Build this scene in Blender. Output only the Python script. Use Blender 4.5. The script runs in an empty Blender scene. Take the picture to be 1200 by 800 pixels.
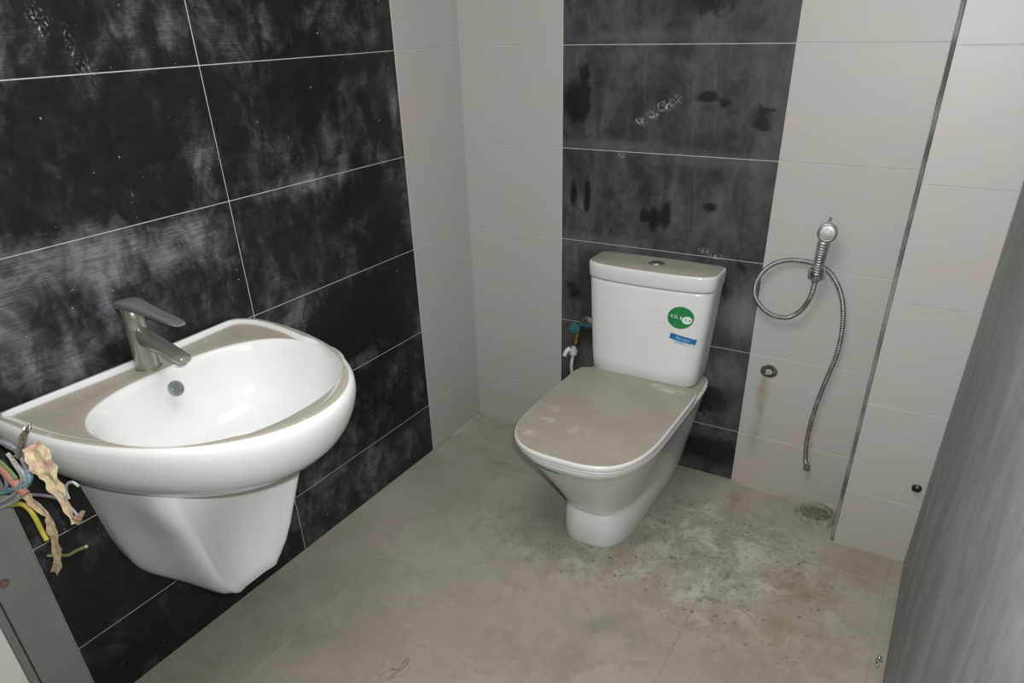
import bpy, bmesh, math, random
from mathutils import Vector, Matrix, noise as mnoise
random.seed(7)
scene = bpy.context.scene
COL = scene.collection
PI = math.pi

# ------------------------------------------------------------------ camera
cam_d = bpy.data.cameras.new('camera')
cam = bpy.data.objects.new('camera', cam_d); COL.objects.link(cam)
R_ = Vector((0.8640580997823792, 0.5028210714720805, -0.023970195746650703))
U_ = Vector((-0.23385416670215625, 0.44311586754671345, 0.8654250728077871))
F_ = Vector((-0.4457755364715565, 0.7421720137623032, -0.5004646571652225))
CAMP = Vector((1.5467, -2.2544, 1.4765))
m = Matrix((( R_.x, U_.x, -F_.x, CAMP.x), (R_.y, U_.y, -F_.y, CAMP.y), (R_.z, U_.z, -F_.z, CAMP.z), (0, 0, 0, 1)))
cam.matrix_world = m
cam_d.sensor_width = 36.0
cam_d.lens = 839.6957 * 36.0 / 1200.0
cam_d.shift_x = -8.23 / 1200.0
cam_d.shift_y = 106.53 / 1200.0
cam_d.clip_start = 0.02
scene.camera = cam

# ------------------------------------------------------------------ world and lights
w = bpy.data.worlds.new('world'); scene.world = w
w.use_nodes = True
w.node_tree.nodes['Background'].inputs[0].default_value = (0.8, 0.88, 1.0, 1)
w.node_tree.nodes['Background'].inputs[1].default_value = 0.05

# the camera's own flash, a little above and to the right of the lens
fl = bpy.data.lights.new('flash', 'SPOT'); fl.energy = 92; fl.shadow_soft_size = 0.018
fl.spot_size = math.radians(128); fl.spot_blend = 0.8; fl.color = (1.0, 0.99, 0.968)
flo = bpy.data.objects.new('flash', fl); COL.objects.link(flo)
flo.location = CAMP + R_ * 0.03 + U_ * 0.06
aim = Vector((0.62, -0.35, 0.72)) - flo.location
flo.rotation_euler = aim.to_track_quat('-Z', 'Y').to_euler()
# unseen area light added under the ceiling as soft fill
ar = bpy.data.lights.new('fill_light', 'AREA'); ar.energy = 17; ar.shape = 'RECTANGLE'; ar.size = 0.7; ar.size_y = 0.9
ar.color = (0.96, 1.0, 0.98)
aro = bpy.data.objects.new('fill_light', ar); COL.objects.link(aro); aro.location = (0.95, -1.3, 2.27)

vs = scene.view_settings
vs.view_transform = 'Standard'; vs.look = 'None'; vs.exposure = 0.0; vs.gamma = 1.0; vs.use_curve_mapping = False

# ------------------------------------------------------------------ material helpers
class NT:
    def __init__(s, name):
        s.mat = bpy.data.materials.new(name); s.mat.use_nodes = True
        s.t = s.mat.node_tree; s.b = s.t.nodes['Principled BSDF']
        s._pos = None
    def n(s, typ, **kw):
        nd = s.t.nodes.new(typ)
        for k, v in kw.items(): setattr(nd, k, v)
        return nd
    def lk(s, a, b): s.t.links.new(a, b)
    def put(s, sock, v):
        if hasattr(v, 'is_output'): s.lk(v, sock)
        elif isinstance(v, (tuple, list, Vector)):
            v = tuple(v)
            sock.default_value = v if len(v) == len(sock.default_value) else v + (1.0,)
        else: sock.default_value = v
    def pos(s):
        if not s._pos: s._pos = s.n('ShaderNodeNewGeometry')
        return s._pos.outputs['Position']
    def nz(s):
        s.pos()
        x = s.n('ShaderNodeSeparateXYZ'); s.lk(s._pos.outputs['Normal'], x.inputs[0]); return x.outputs[2]
    def math(s, op, a, b=0.0, c=None, clamp=False):
        nd = s.n('ShaderNodeMath', operation=op, use_clamp=clamp)
        s.put(nd.inputs[0], a); s.put(nd.inputs[1], b)
        if c is not None: s.put(nd.inputs[2], c)
        return nd.outputs[0]
    def scale(s, sc, off=(0, 0, 0), rot=(0, 0, 0)):
        nd = s.n('ShaderNodeMapping'); s.lk(s.pos(), nd.inputs[0])
        nd.inputs['Scale'].default_value = sc; nd.inputs['Location'].default_value = off; nd.inputs['Rotation'].default_value = rot
        return nd.outputs[0]
    def noise(s, sc=(1, 1, 1), scale=5, detail=4, rough=.55, off=(0, 0, 0), dist=0.0, rot=(0, 0, 0)):
        nd = s.n('ShaderNodeTexNoise'); s.lk(s.scale(sc, off, rot), nd.inputs['Vector'])
        nd.inputs['Scale'].default_value = scale; nd.inputs['Detail'].default_value = detail
        nd.inputs['Roughness'].default_value = rough; nd.inputs['Distortion'].default_value = dist
        return nd.outputs[0]
    def ramp(s, v, a, b, lo=0.0, hi=1.0, smooth=True):
        nd = s.n('ShaderNodeMapRange', interpolation_type='SMOOTHSTEP' if smooth else 'LINEAR')
        s.put(nd.inputs[0], v)
        nd.inputs[1].default_value = a; nd.inputs[2].default_value = b
        nd.inputs[3].default_value = lo; nd.inputs[4].default_value = hi
        return nd.outputs[0]
    def blob(s, c, r, strength=1.0):
        """smooth mark of its own shape: 1 in the middle, 0 at radius r"""
        a = s.n('ShaderNodeVectorMath', operation='SUBTRACT'); s.lk(s.pos(), a.inputs[0]); a.inputs[1].default_value = c
        b = s.n('ShaderNodeVectorMath', operation='DIVIDE'); s.lk(a.outputs[0], b.inputs[0]); b.inputs[1].default_value = r
        l = s.n('ShaderNodeVectorMath', operation='LENGTH'); s.lk(b.outputs[0], l.inputs[0])
        return s.ramp(l.outputs['Value'], 0.0, 1.0, strength, 0.0)
    def add(s, *v):
        r = v[0]
        for x in v[1:]: r = s.math('ADD', r, x)
        return r
    def mix(s, f, a, b):
        nd = s.n('ShaderNodeMix', data_type='RGBA')
        s.put(nd.inputs[0], f); s.put(nd.inputs[6], a); s.put(nd.inputs[7], b)
        return nd.outputs[2]
    def bump(s, h, strength=.3, dist=.01):
        nd = s.n('ShaderNodeBump'); nd.inputs['Strength'].default_value = strength; nd.inputs['Distance'].default_value = dist
        s.lk(h, nd.inputs['Height']); s.lk(nd.outputs[0], s.b.inputs['Normal'])
    def out(s, col=None, rough=None, metal=None, spec=None):
        if col is not None: s.put(s.b.inputs['Base Color'], col)
        if rough is not None: s.put(s.b.inputs['Roughness'], rough)
        if metal is not None: s.put(s.b.inputs['Metallic'], metal)
        if spec is not None: s.put(s.b.inputs['Specular IOR Level'], spec)
        return s.mat

def simple(name, col, rough=.5, metal=0.0, var=0.12, scale=30, spec=.5):
    t = NT(name)
    n = t.noise(scale=scale, detail=3)
    c = t.mix(t.ramp(n, .3, .7), tuple(x * (1 - var) for x in col), tuple(min(1, x * (1 + var)) for x in col))
    return t.out(c, rough, metal, spec)

def lp(y, z): return (0.0, y, z)
def bp_(x, z): return (x, 0.0, z)

def mat_black_left():
    t = NT('black_tile_dusty_left')
    big = t.noise(scale=3.6, detail=5, rough=.62, dist=.6)
    fine = t.noise(scale=17, detail=5, rough=.7, dist=.8, off=(3, 1, 2))
    lines = t.noise(sc=(1, 5, 170), scale=2.2, detail=2, rough=.6)       # brushed horizontal streaks
    clouds = t.add(
        t.blob(lp(-1.50, 1.07), (1, .30, .10), .75), t.blob(lp(-1.33, 1.04), (1, .22, .09), .55),
        t.blob(lp(-1.17, 1.05), (1, .15, .10), .45), t.blob(lp(-1.10, 1.22), (1, .10, .16), .6),
        t.blob(lp(-1.66, 1.00), (1, .22, .11), .6), t.blob(lp(-1.58, .88), (1, .2, .12), .45),
        t.blob(lp(-1.30, .92), (1, .25, .13), .18),
        t.blob(lp(-.76, 1.095), (1, .30, .045), .42), t.blob(lp(-.42, 1.115), (1, .14, .03), .3),
        t.blob(lp(-.98, 1.47), (1, .45, .14), .30), t.blob(lp(-.55, 1.5), (1, .3, .14), .25),
        t.blob(lp(-.75, .52), (1, .36, .05), .5), t.blob(lp(-.62, .80), (1, .26, .04), .25), t.blob(lp(-.95, .9), (1, .06, .3), .25),
        t.blob(lp(-.75, .12), (1, .5, .17), .36), t.blob(lp(-1.55, .45), (1, .25, .16), .3),
        t.blob(lp(-1.5, 1.46), (1, .35, .10), .18), t.blob(lp(-.37, 1.25), (1, .05, .2), .45), t.blob(lp(-.36, .95), (1, .04, .25), .35), t.blob(lp(-.40, .3), (1, .06, .12), .45), t.blob(lp(-.9, .76), (1, .1, .12), .3), t.blob(lp(-1.42, .98), (1, .03, .14), .55), t.blob(lp(-1.52, .92), (1, .02, .12), .4))
    hand = t.noise(sc=(1, 1.6, .8), scale=9, detail=4, rough=.6, dist=1.0, off=(5, 5, 8))
    raw = t.add(t.math('MULTIPLY', clouds, .95), t.math('MULTIPLY_ADD', big, 1.3, -.65), t.math('MULTIPLY_ADD', hand, 1.0, -.5), t.math('MULTIPLY_ADD', fine, .6, -.3))
    f = t.math('MULTIPLY', t.ramp(raw, -.02, 1.05), t.ramp(t.add(fine, hand), .75, 1.3, .55, 1.15))
    f = t.math('MULTIPLY', f, t.ramp(lines, .35, .62, .62, 1.2))
    base = t.ramp(big, .42, .75, .03, .16)
    f = t.add(f, t.math('MULTIPLY', base, t.ramp(fine, .35, .65, .2, 1.0)))
    # paint spatters
    sp = t.noise(sc=(1, 1, .8), scale=150, detail=4, rough=.8)
    spm = t.math('MULTIPLY', t.add(t.blob(lp(-1.375, 1.492), (1, .03, .04), 1.0), t.blob(lp(-1.33, 1.45), (1, .015, .05), .8),
                                   t.blob(lp(-1.31, 1.41), (1, .03, .03), .5), t.blob(lp(-1.29, 1.16), (1, .015, .02), .35)),
                 t.ramp(sp, .55, .61))
    spk = t.math('MULTIPLY', t.ramp(t.noise(scale=80, detail=1, off=(4, 4, 4)), .77, .79), .45)
    spm = t.math('MAXIMUM', spm, spk, clamp=True)
    # a curved scratch
    c = t.mix(t.math('MINIMUM', f, 1.0), (.0075, .0075, .0078), (.150, .165, .180))
    c = t.mix(spm, c, (.5, .5, .48))
    t.bump(lines, .05, .002)
    return t.out(c, t.ramp(f, 0, .5, .34, .75), 0, .35)

def mat_black_back():
    t = NT('black_tile_dusty_back')
    big = t.noise(scale=4.2, detail=5, rough=.6, dist=.5, off=(1.3, 0, 4))
    fine = t.noise(scale=14, detail=5, rough=.7, dist=1.2, off=(7, 1, 2))
    lines = t.noise(sc=(4, 1, 130), scale=2.5, detail=2)
    f = t.ramp(big, .3, .75, .22, .46)
    vert = t.noise(sc=(1.4, 1, .5), scale=8, detail=5, rough=.65, dist=.8, off=(2, 2, 6))
    f = t.math('MULTIPLY', f, t.ramp(fine, .35, .65, .72, 1.2)); f = t.math('MULTIPLY', f, t.ramp(vert, .38, .62, .6, 1.2))
    f = t.add(f, t.blob(bp_(.6, 1.115), (.35, 1, .03), .22), t.blob(bp_(.9, 1.09), (.3, 1, .04), .22), t.blob(bp_(.5, .80), (.3, 1, .05), .22),
              t.blob(bp_(1.03, .62), (.12, 1, .12), .5), t.blob(bp_(.93, .95), (.03, 1, .1), .2), t.blob(bp_(.7, 1.42), (.4, 1, .03), .15),
              t.blob(bp_(1.03, .42), (.1, 1, .09), .3))
    dark = t.add(t.blob(bp_(.44, 1.24), (.09, 1, .13), 1.0), t.blob(bp_(.435, .96), (.022, 1, .08), 1.0), t.blob(bp_(.485, .95), (.02, 1, .09), 1.0),
                 t.blob(bp_(.725, .90), (.035, 1, .07), 1.0), t.blob(bp_(.765, .92), (.03, 1, .08), 1.0), t.blob(bp_(.69, .91), (.025, 1, .05), .8),
                 t.blob(bp_(.86, 1.265), (.06, 1, .03), .9), t.blob(bp_(.92, 1.25), (.03, 1, .03), .9), t.blob(bp_(1.02, 1.21), (.07, 1, .06), .7),
                 t.blob(bp_(.9, .955), (.05, 1, .025), .8), t.blob(bp_(1.02, .78), (.06, 1, .07), .6), t.blob(bp_(.47, 1.33), (.035, 1, .05), .7),
                 t.blob(bp_(.45, .62), (.08, 1, .1), .6), t.blob(bp_(1.0, .10), (.25, 1, .10), 1.2), t.blob(bp_(.98, .30), (.14, 1, .10), .9), t.blob(bp_(.98, .7), (.06, 1, .1), .6),
                 t.blob(bp_(.85, 1.5), (.25, 1, .06), .6))
    dk = t.ramp(t.add(dark, t.math('MULTIPLY_ADD', fine, 1.9, -.95), t.math('MULTIPLY_ADD', vert, 1.2, -.6)), .16, .80)
    f = t.math('MULTIPLY', f, t.math('MULTIPLY_ADD', dk, -.88, 1.0), clamp=True)
    sp = t.noise(sc=(1, 1, 1), scale=110, detail=4, rough=.8)
    spm = t.math('MULTIPLY', t.add(t.blob(bp_(.735, 1.235), (.04, 1, .02), 1.0), t.blob(bp_(.70, 1.21), (.03, 1, .02), 1.0), t.blob(bp_(.66, 1.19), (.03, 1, .02), .9),
                                   t.blob(bp_(.77, 1.255), (.03, 1, .02), .6), t.blob(bp_(.60, 1.09), (.02, 1, .015), .6),
                                   t.blob(bp_(.90, .818), (.03, 1, .014), 1.0), t.blob(bp_(.94, .805), (.03, 1, .012), .9)),
                 t.ramp(sp, .50, .58), clamp=True)
    c = t.mix(f, (.007, .007, .0072), (.165, .170, .172))
    c = t.mix(spm, c, (.55, .55, .52))
    t.bump(lines, .04, .002)
    return t.out(c, t.ramp(f, 0, .5, .34, .75), 0, .35)

def mat_white_tile():
    t = NT('white_tile')
    n1 = t.noise(scale=5, detail=4, rough=.6, off=(2, 2, 0)); n2 = t.noise(scale=9, detail=4, off=(9, 3, 1)); n3 = t.noise(sc=(1, 1, .3), scale=30, detail=4)
    c = t.mix(t.ramp(n1, .42, .58), (.425, .438, .408), (.465, .423, .402))
    c = t.mix(t.ramp(n2, .42, .7, 0, .6), c, (.435, .43, .435))
    # cement film left lower down, and rust running from the pipe outlet
    low = t.ramp(t.add(t.math('MULTIPLY', t.sepz(), 1.0), t.math('MULTIPLY', n3, .25)), .12, .62, .42, 0)
    c = t.mix(low, c, (.36, .315, .29))
    rust = t.math('MULTIPLY', t.add(t.blob(bp_(1.150, .37), (.030, .05, .12), .85), t.blob(bp_(1.147, .22), (.035, .05, .16), .45)), t.ramp(n3, .35, .65, .4, 1.1), clamp=True)
    c = t.mix(rust, c, (.26, .19, .10))
    spots = t.math('MULTIPLY', t.ramp(t.noise(sc=(1, 1, .6), scale=44, detail=3, off=(5, 5, 5)), .74, .77), .45)
    c = t.mix(spots, c, (.7, .7, .68))
    t.bump(n3, .08, .003)
    return t.out(c, .42, 0, .4)

def sepz(s):
    x = s.n('ShaderNodeSeparateXYZ'); s.lk(s.pos(), x.inputs[0]); return x.outputs[2]
NT.sepz = sepz
def sepx(s):
    x = s.n('ShaderNodeSeparateXYZ'); s.lk(s.pos(), x.inputs[0]); return x.outputs[0]
NT.sepx = sepx

def mat_floor():
    t = NT('dusty_floor_tile')
    n1 = t.noise(scale=3, detail=6, rough=.6); n2 = t.noise(scale=11, detail=6, rough=.65, dist=.8, off=(3, 1, 0))
    n3 = t.noise(scale=55, detail=5, rough=.7)
    c = t.mix(t.ramp(n1, .35, .65), (.285, .254, .208), (.345, .310, .262))
    c = t.mix(t.ramp(n2, .50, .66, 0, .5), c, (.245, .228, .175)); c = t.mix(t.ramp(t.noise(scale=19, detail=7, rough=.75, off=(9, 9, 0)), .55, .66, 0, .4), c, (.40, .365, .305))
    # spilt and trodden cement round the pan and over to the drain
    area = t.add(t.blob((1.05, -.40, 0), (.55, .45, 1), 1.0), t.blob((1.3, -.55, 0), (.5, .45, 1), .8), t.blob((.8, -.66, 0), (.35, .18, 1), .9), t.blob((.5, -.6, 0), (.3, .3, 1), .35))
    sm = t.noise(sc=(1.2, 1, 1), scale=9, detail=9, rough=.74, dist=.5, off=(1, 8, 0))
    cem = t.math('MULTIPLY', t.math('MINIMUM', area, 1.0), t.ramp(sm, .46, .60), clamp=True)
    c = t.mix(t.math('MULTIPLY', cem, .8), c, (.47, .435, .37))
    dk = t.math('MULTIPLY', t.math('MINIMUM', area, 1.0), t.ramp(t.noise(scale=16, detail=9, rough=.78, dist=.3, off=(6, 2, 0)), .53, .64, 0, .75), clamp=True)
    c = t.mix(dk, c, (.165, .152, .118))
    st = t.math('MULTIPLY', t.add(t.blob((1.434, -.47, 0), (.15, .12, 1), .7), t.blob((1.42, -.68, 0), (.16, .14, 1), .55), t.blob((1.14, -.14, 0), (.05, .1, 1), .8), t.blob((1.55, -.3, 0), (.15, .12, 1), .5)), t.ramp(n2, .35, .6, .3, 1), clamp=True)
    c = t.mix(st, c, (.235, .19, .115))
    gr = t.math('MULTIPLY', t.add(t.blob((.995, -.93, 0), (.3, .18, 1), .5), t.blob((.32, -.33, 0), (.1, .08, 1), .6), t.blob((.85, -1.2, 0), (.5, .25, 1), .35)), t.ramp(n2, .4, .62, .1, 1), clamp=True)
    c = t.mix(gr, c, (.205, .195, .155))
    pk = t.math('MULTIPLY', t.add(t.blob((.16, -.75, 0), (.16, .6, 1), .5), t.blob((.80, -.98, 0), (.2, .15, 1), .3)), .6)
    c = t.mix(pk, c, (.335, .288, .27))
    # little dark crumbs and a crack-shaped smear
    pits = t.math('MULTIPLY', t.ramp(t.noise(scale=48, detail=3, off=(2, 6, 0)), .63, .70), t.math('MINIMUM', t.add(area, .12), .8))
    c = t.mix(pits, c, (.11, .1, .08))
    pits2 = t.math('MULTIPLY', t.ramp(t.noise(scale=70, detail=2, off=(12, 6, 0)), .71, .75), .5)
    c = t.mix(pits2, c, (.10, .09, .075))
    cr = t.math('MULTIPLY', t.math('SUBTRACT', 1.0, t.ramp(t.math('ABSOLUTE', t.math('SUBTRACT', t.noise(scale=9, detail=3, dist=.5, off=(.2, .35, 0)), .5)), .0, .02)), t.blob((.565, -1.285, 0), (.05, .075, 1), 1.4), clamp=True)
    c = t.mix(cr, c, (.13, .125, .095))
    h = t.add(t.math('MULTIPLY', cem, .8), t.math('MULTIPLY', n3, .35), t.math('MULTIPLY', dk, -.6))
    t.bump(h, .35, .004)
    return t.out(c, t.ramp(n2, .3, .7, .55, .85), 0, .3)

def mat_plaster():
    t = NT('grey_plaster')
    a = t.noise(sc=(1, 1.3, .7), scale=4, detail=5, rough=.66, dist=.8, rot=(.45, 0, 0)); b = t.noise(sc=(1, 1, .5), scale=7, detail=4, rough=.6, off=(2, 3, 0), dist=.6, rot=(.6, 0, 0))
    c = t.mix(t.ramp(a, .35, .68), (.215, .218, .210), (.30, .305, .31))
    c = t.mix(t.ramp(b, .5, .72, 0, .45), c, (.34, .345, .355))
    t.bump(b, .05, .003)
    return t.out(c, .7, 0, .3)

def mat_ceramic(dust=True, seed=0, zmin=None):
    t = NT('glazed_ceramic_dusty' if dust else 'glazed_ceramic')
    n1 = t.noise(scale=8, detail=5, off=(seed, 2, 1)); n2 = t.noise(scale=26, detail=5, rough=.7, dist=1.0, off=(2, seed, 1))
    c = (.72, .72, .715)
    c = t.mix(t.ramp(n1, .5, .75, 0, .18), c, (.60, .59, .56))
    if dust:
        f = t.ramp(t.add(t.nz(), t.math('MULTIPLY', n1, .04)), .93, .985, 0, 1)
        smear = t.ramp(n2, .60, .70, 1, .72)
        f = t.math('MULTIPLY', f, smear, clamp=True)
        if zmin: f = t.math('MULTIPLY', f, t.ramp(t.sepz(), zmin, zmin + .01))
        dc = t.mix(t.ramp(n1, .3, .7), (.335, .300, .245), (.385, .35, .295))
        c = t.mix(f, c, dc)
        return t.out(c, t.ramp(f, 0, 1, .13, .55), 0, .5)
    return t.out(c, .13, 0, .5)

def mat_lid():
    t = NT('toilet_lid_dusty')
    n1 = t.noise(scale=7, detail=5); n2 = t.noise(sc=(1, 1.6, 1), scale=20, detail=5, rough=.7, dist=1.5, off=(2, 5, 1))
    c = (.72, .72, .715)
    f = t.ramp(t.nz(), .90, .985, 0, 1)
    dc = t.mix(t.ramp(n1, .3, .7), (.325, .290, .235), (.365, .33, .275))
    dc = t.mix(t.ramp(n2, .62, .72, 0, .5), dc, (.47, .44, .38))
    sm = t.math('MULTIPLY', t.add(t.blob((.915, -.25, .42), (.075, .03, 1), 1.2), t.blob((.86, -.23, .42), (.04, .02, 1), .8), t.blob((.64, -.52, .42), (.03, .03, 1), .8), t.blob((.66, -.60, .42), (.05, .02, 1), .8),
                                   t.blob((.75, -.62, .42), (.02, .04, 1), .8), t.blob((.64, -.69, .42), (.05, .03, 1), .6)), t.ramp(n2, .40, .55), clamp=True)
    dc = t.mix(t.math('MULTIPLY', sm, .8), dc, (.60, .57, .47))
    c = t.mix(f, c, dc)
    return t.out(c, t.ramp(f, 0, 1, .2, .6), 0, .5)

def mat_chrome(name='chrome', col=(.62, .61, .60), rough=.14, dust=.25):
    t = NT(name)
    n = t.noise(scale=40, detail=4)
    c = t.mix(t.ramp(n, .4, .7, 0, dust), col, (.42, .39, .35))
    return t.out(c, t.ramp(n, .3, .7, rough, rough + .2), t.ramp(n, .4, .75, 1.0, .75))

M = {}
M['bl'] = mat_black_left(); M['bb'] = mat_black_back(); M['wt'] = mat_white_tile(); M['floor'] = mat_floor(); M['plaster'] = mat_plaster()
M['cer'] = mat_ceramic(True, 3, .785); M['cer2'] = mat_ceramic(True, 9); M['ped'] = mat_ceramic(False); M['lid'] = mat_lid()
M['chrome'] = mat_chrome(); M['tap'] = simple('dusty_chrome', (.40, .375, .335), .27, .75, var=.05, scale=20); M['hose'] = mat_chrome('steel_hose', (.36, .355, .345), .32, .2); M['satin'] = mat_chrome('dull_chrome', (.44, .44, .43), .36, .3)
M['grout'] = simple('white_grout', (.50, .50, .48), .9); M['fgrout'] = simple('floor_grout', (.36, .34, .30), .9, var=.2, scale=12)
M['ceiling'] = simple('ceiling_paint', (.55, .55, .53), .9)
M['cement'] = simple('cement_mortar', (.24, .218, .168), .95, var=.3, scale=60)
M['brass'] = simple('old_brass', (.22, .15, .06), .5, 1.0, var=.4, scale=50)
M['dark'] = simple('dark_cavity', (.012, .012, .012), .9)
M['grey'] = simple('grey_primer', (.23, .232, .222), .6, var=.06, scale=9)
M['door'] = simple('white_door_paint', (.80, .86, .80), .5, var=.05, scale=9)
M['edge_strip'] = simple('dark_edge_strip', (.17, .172, .166), .5, var=.5, scale=14)
M['teal'] = simple('teal_plastic', (.02, .095, .105), .4); M['white'] = simple('white_plastic', (.72, .72, .70), .4)
M['green'] = simple('green_sticker', (.010, .20, .058), .4, var=.1, scale=60); M['blue'] = simple('blue_sticker', (.012, .15, .38), .4, var=.1)
M['lblue'] = simple('pale_blue_sticker', (.50, .60, .72), .4, var=.03); M['swhite'] = simple('sticker_white', (.70, .85, .76), .4, var=.03)
M['sgrey'] = simple('sticker_grey', (.16, .22, .19), .4)
M['yellow'] = simple('yellow_tape', (.55, .50, .08), .5)
M['tealmark'] = simple('teal_sticker_edge', (.03, .16, .17), .5)
M['w_blue'] = simple('pale_blue_wire', (.25, .42, .55), .4); M['w_white'] = simple('white_wire', (.50, .485, .47), .4)
M['w_grey'] = simple('mauve_wire', (.34, .30, .36), .4); M['w_yellow'] = simple('yellow_green_wire', (.60, .52, .06), .4)
M['w_green'] = simple('green_wire', (.24, .34, .14), .4); M['w_teal'] = simple('teal_wire', (.16, .40, .38), .4)
M['w_red'] = simple('salmon_wire', (.60, .27, .20), .45); M['copper'] = simple('bare_wire', (.35, .32, .28), .35, .8, var=.4, scale=200)
def mat_tape():
    t = NT('crumpled_masking_tape')
    n = t.noise(scale=45, detail=4, dist=.5)
    c = t.mix(t.ramp(n, .4, .62), (.66, .56, .33), (.52, .33, .26)); c = t.mix(t.ramp(t.noise(scale=70, off=(4, 4, 1)), .55, .7), c, (.62, .66, .42))
    t.bump(n, .35, .004); return t.out(c, .7)
M['tape'] = mat_tape()

# ------------------------------------------------------------------ geometry helpers
def link(name, bm, mat, parent=None, smooth=True, sharp=35):
    me = bpy.data.meshes.new(name)
    bm.normal_update()
    if smooth:
        for f in bm.faces: f.smooth = True
        a = math.radians(sharp)
        for e in bm.edges:
            if len(e.link_faces) == 2 and e.calc_face_angle(0) > a: e.smooth = False
    bm.to_mesh(me); bm.free()
    me.materials.append(mat)
    o = bpy.data.objects.new(name, me); COL.objects.link(o)
    if parent: o.parent = parent
    return o

def empty(name, label=None, cat=None, group=None, kind=None, loc=(0, 0, 0)):
    o = bpy.data.objects.new(name, None); COL.objects.link(o); o.empty_display_size = .05
    tag(o, label, cat, group, kind); return o
def tag(o, label=None, cat=None, group=None, kind=None):
    if label: o['label'] = label
    if cat: o['category'] = cat
    if group: o['group'] = group
    if kind: o['kind'] = kind
    return o

def box(bm, lo, hi, bevel=0.0, seg=1):
    r = bmesh.ops.create_cube(bm, size=1.0)
    vs_ = r['verts']
    for v in vs_:
        v.co = Vector([lo[i] + (v.co[i] + .5) * (hi[i] - lo[i]) for i in range(3)])
    if bevel:
        es = list({e for v in vs_ for e in v.link_edges})
        bmesh.ops.bevel(bm, geom=es, offset=bevel, segments=seg, affect='EDGES', profile=.5)
    return bm

def loft(bm, rings, cap0=True, cap1=True, closed=True):
    R = [[bm.verts.new(p) for p in r] for r in rings]
    n = len(R[0])
    for a, b in zip(R, R[1:]):
        for i in range(n if closed else n - 1):
            j = (i + 1) % n
            bm.faces.new((a[i], a[j], b[j], b[i]))
    if cap0: bm.faces.new(list(reversed(R[0])))
    if cap1: bm.faces.new(R[-1])
    bmesh.ops.recalc_face_normals(bm, faces=bm.faces[:])
    return bm

def frame(t):
    t = t.normalized()
    a = Vector((0, 0, 1)) if abs(t.z) < .9 else Vector((1, 0, 0))
    u = t.cross(a).normalized(); return u, t.cross(u).normalized()

def spline(pts, n=8):
    P = [Vector(p) for p in pts]; P = [P[0] * 2 - P[1]] + P + [P[-1] * 2 - P[-2]]
    out = []
    for i in range(1, len(P) - 2):
        for k in range(n):
            t = k / n; a, b, c, d = P[i - 1:i + 3]
            out.append(.5 * ((2 * b) + (c - a) * t + (2 * a - 5 * b + 4 * c - d) * t * t + (3 * b - a - 3 * c + d) * t ** 3))
    out.append(P[-2].copy()); return out

def tube(bm, path, r, seg=10, rfun=None, flat=1.0):
    path = [Vector(p) for p in path]; rings = []
    u = None
    for i, p in enumerate(path):
        t = (path[min(i + 1, len(path) - 1)] - path[max(i - 1, 0)])
        if t.length < 1e-9: t = Vector((0, 0, 1))
        t.normalize()
        if u is None: u, v = frame(t)
        else:
            u = (u - t * u.dot(t)).normalized(); v = t.cross(u).normalized()
        rr = rfun(i) if rfun else r
        rings.append([p + u * (math.cos(2 * PI * k / seg) * rr) + v * (math.sin(2 * PI * k / seg) * rr * flat) for k in range(seg)])
    return loft(bm, rings)

def lathe(bm, origin, axis, prof, seg=32, sy=1.0):
    """prof: (distance along axis, radius)"""
    o = Vector(origin); ax = Vector(axis).normalized(); u, v = frame(ax)
    rings = [[o + ax * h + u * (math.cos(2 * PI * k / seg) * max(r, 1e-5)) + v * (math.sin(2 * PI * k / seg) * max(r, 1e-5) * sy) for k in range(seg)] for h, r in prof]
    return loft(bm, rings)

def sell(a, n):
    """superellipse sampled evenly by direction"""
    c, s = math.cos(a), math.sin(a); r = (abs(c) ** n + abs(s) ** n) ** (-1 / n)
    return c * r, s * r
def spow(x, e): return math.copysign(abs(x) ** e, x)

# ------------------------------------------------------------------ structure: tiled walls
A = 0.3425; WT = 0.7009; B0 = 0.3902; H0 = 0.2005; T = 0.3
BX, BY, XR = 1.4732, -0.196, 1.68
FRONT = -2.95; TOP = 2.3
ROWS = [(0.0, H0)] + [(H0 + T * i, H0 + T * (i + 1)) for i in range(7)]
GAP = 0.0010
tile_mesh = {}
def tile(parent, wdt, hgt, mat, place):
    key = (round(wdt, 4), round(hgt, 4), mat.name)
    if key not in tile_mesh:
        bm = bmesh.new(); box(bm, (GAP, 0, GAP), (wdt - GAP, .008, hgt - GAP), .0009)
        me = bpy.data.meshes.new('tile'); bm.to_mesh(me); bm.free(); me.materials.append(mat); tile_mesh[key] = me
    o = bpy.data.objects.new('tile', tile_mesh[key]); COL.objects.link(o); o.parent = parent
    o.matrix_local = place; return o
def jit(): return random.uniform(-.00025, .00025)

# left wall (x = 0, faces +x); local tile x runs along +y, its back face (local +y) points to -x
bm = bmesh.new(); box(bm, (-.12, -1.7443, 0), (-.0012, 0.0, TOP))
wl = tag(link('wall_left', bm, M['grout'], smooth=False), kind='structure')
for y0, y1, mt in ((-A, 0, M['wt']), (-A - WT, -A, M['bl']), (-A - 2 * WT, -A - WT, M['bl'])):
    for z0, z1 in ROWS:
        tile(wl, y1 - y0, z1 - z0, mt, Matrix(((0, -1, 0, jit()), (1, 0, 0, y0), (0, 0, 1, z0), (0, 0, 0, 1))))
# back wall (y = 0, faces -y)
bm = bmesh.new(); box(bm, (-.12, .0012, 0), (XR + .12, .12, TOP))
wb = tag(link('wall_back', bm, M['grout'], smooth=False), kind='structure')
for x0, x1, mt in ((0, B0, M['wt']), (B0, B0 + WT, M['bb']), (B0 + WT, BX, M['wt'])):
    for z0, z1 in ROWS:
        tile(wb, x1 - x0, z1 - z0, mt, Matrix.Translation((x0, jit(), z0)))
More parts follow.
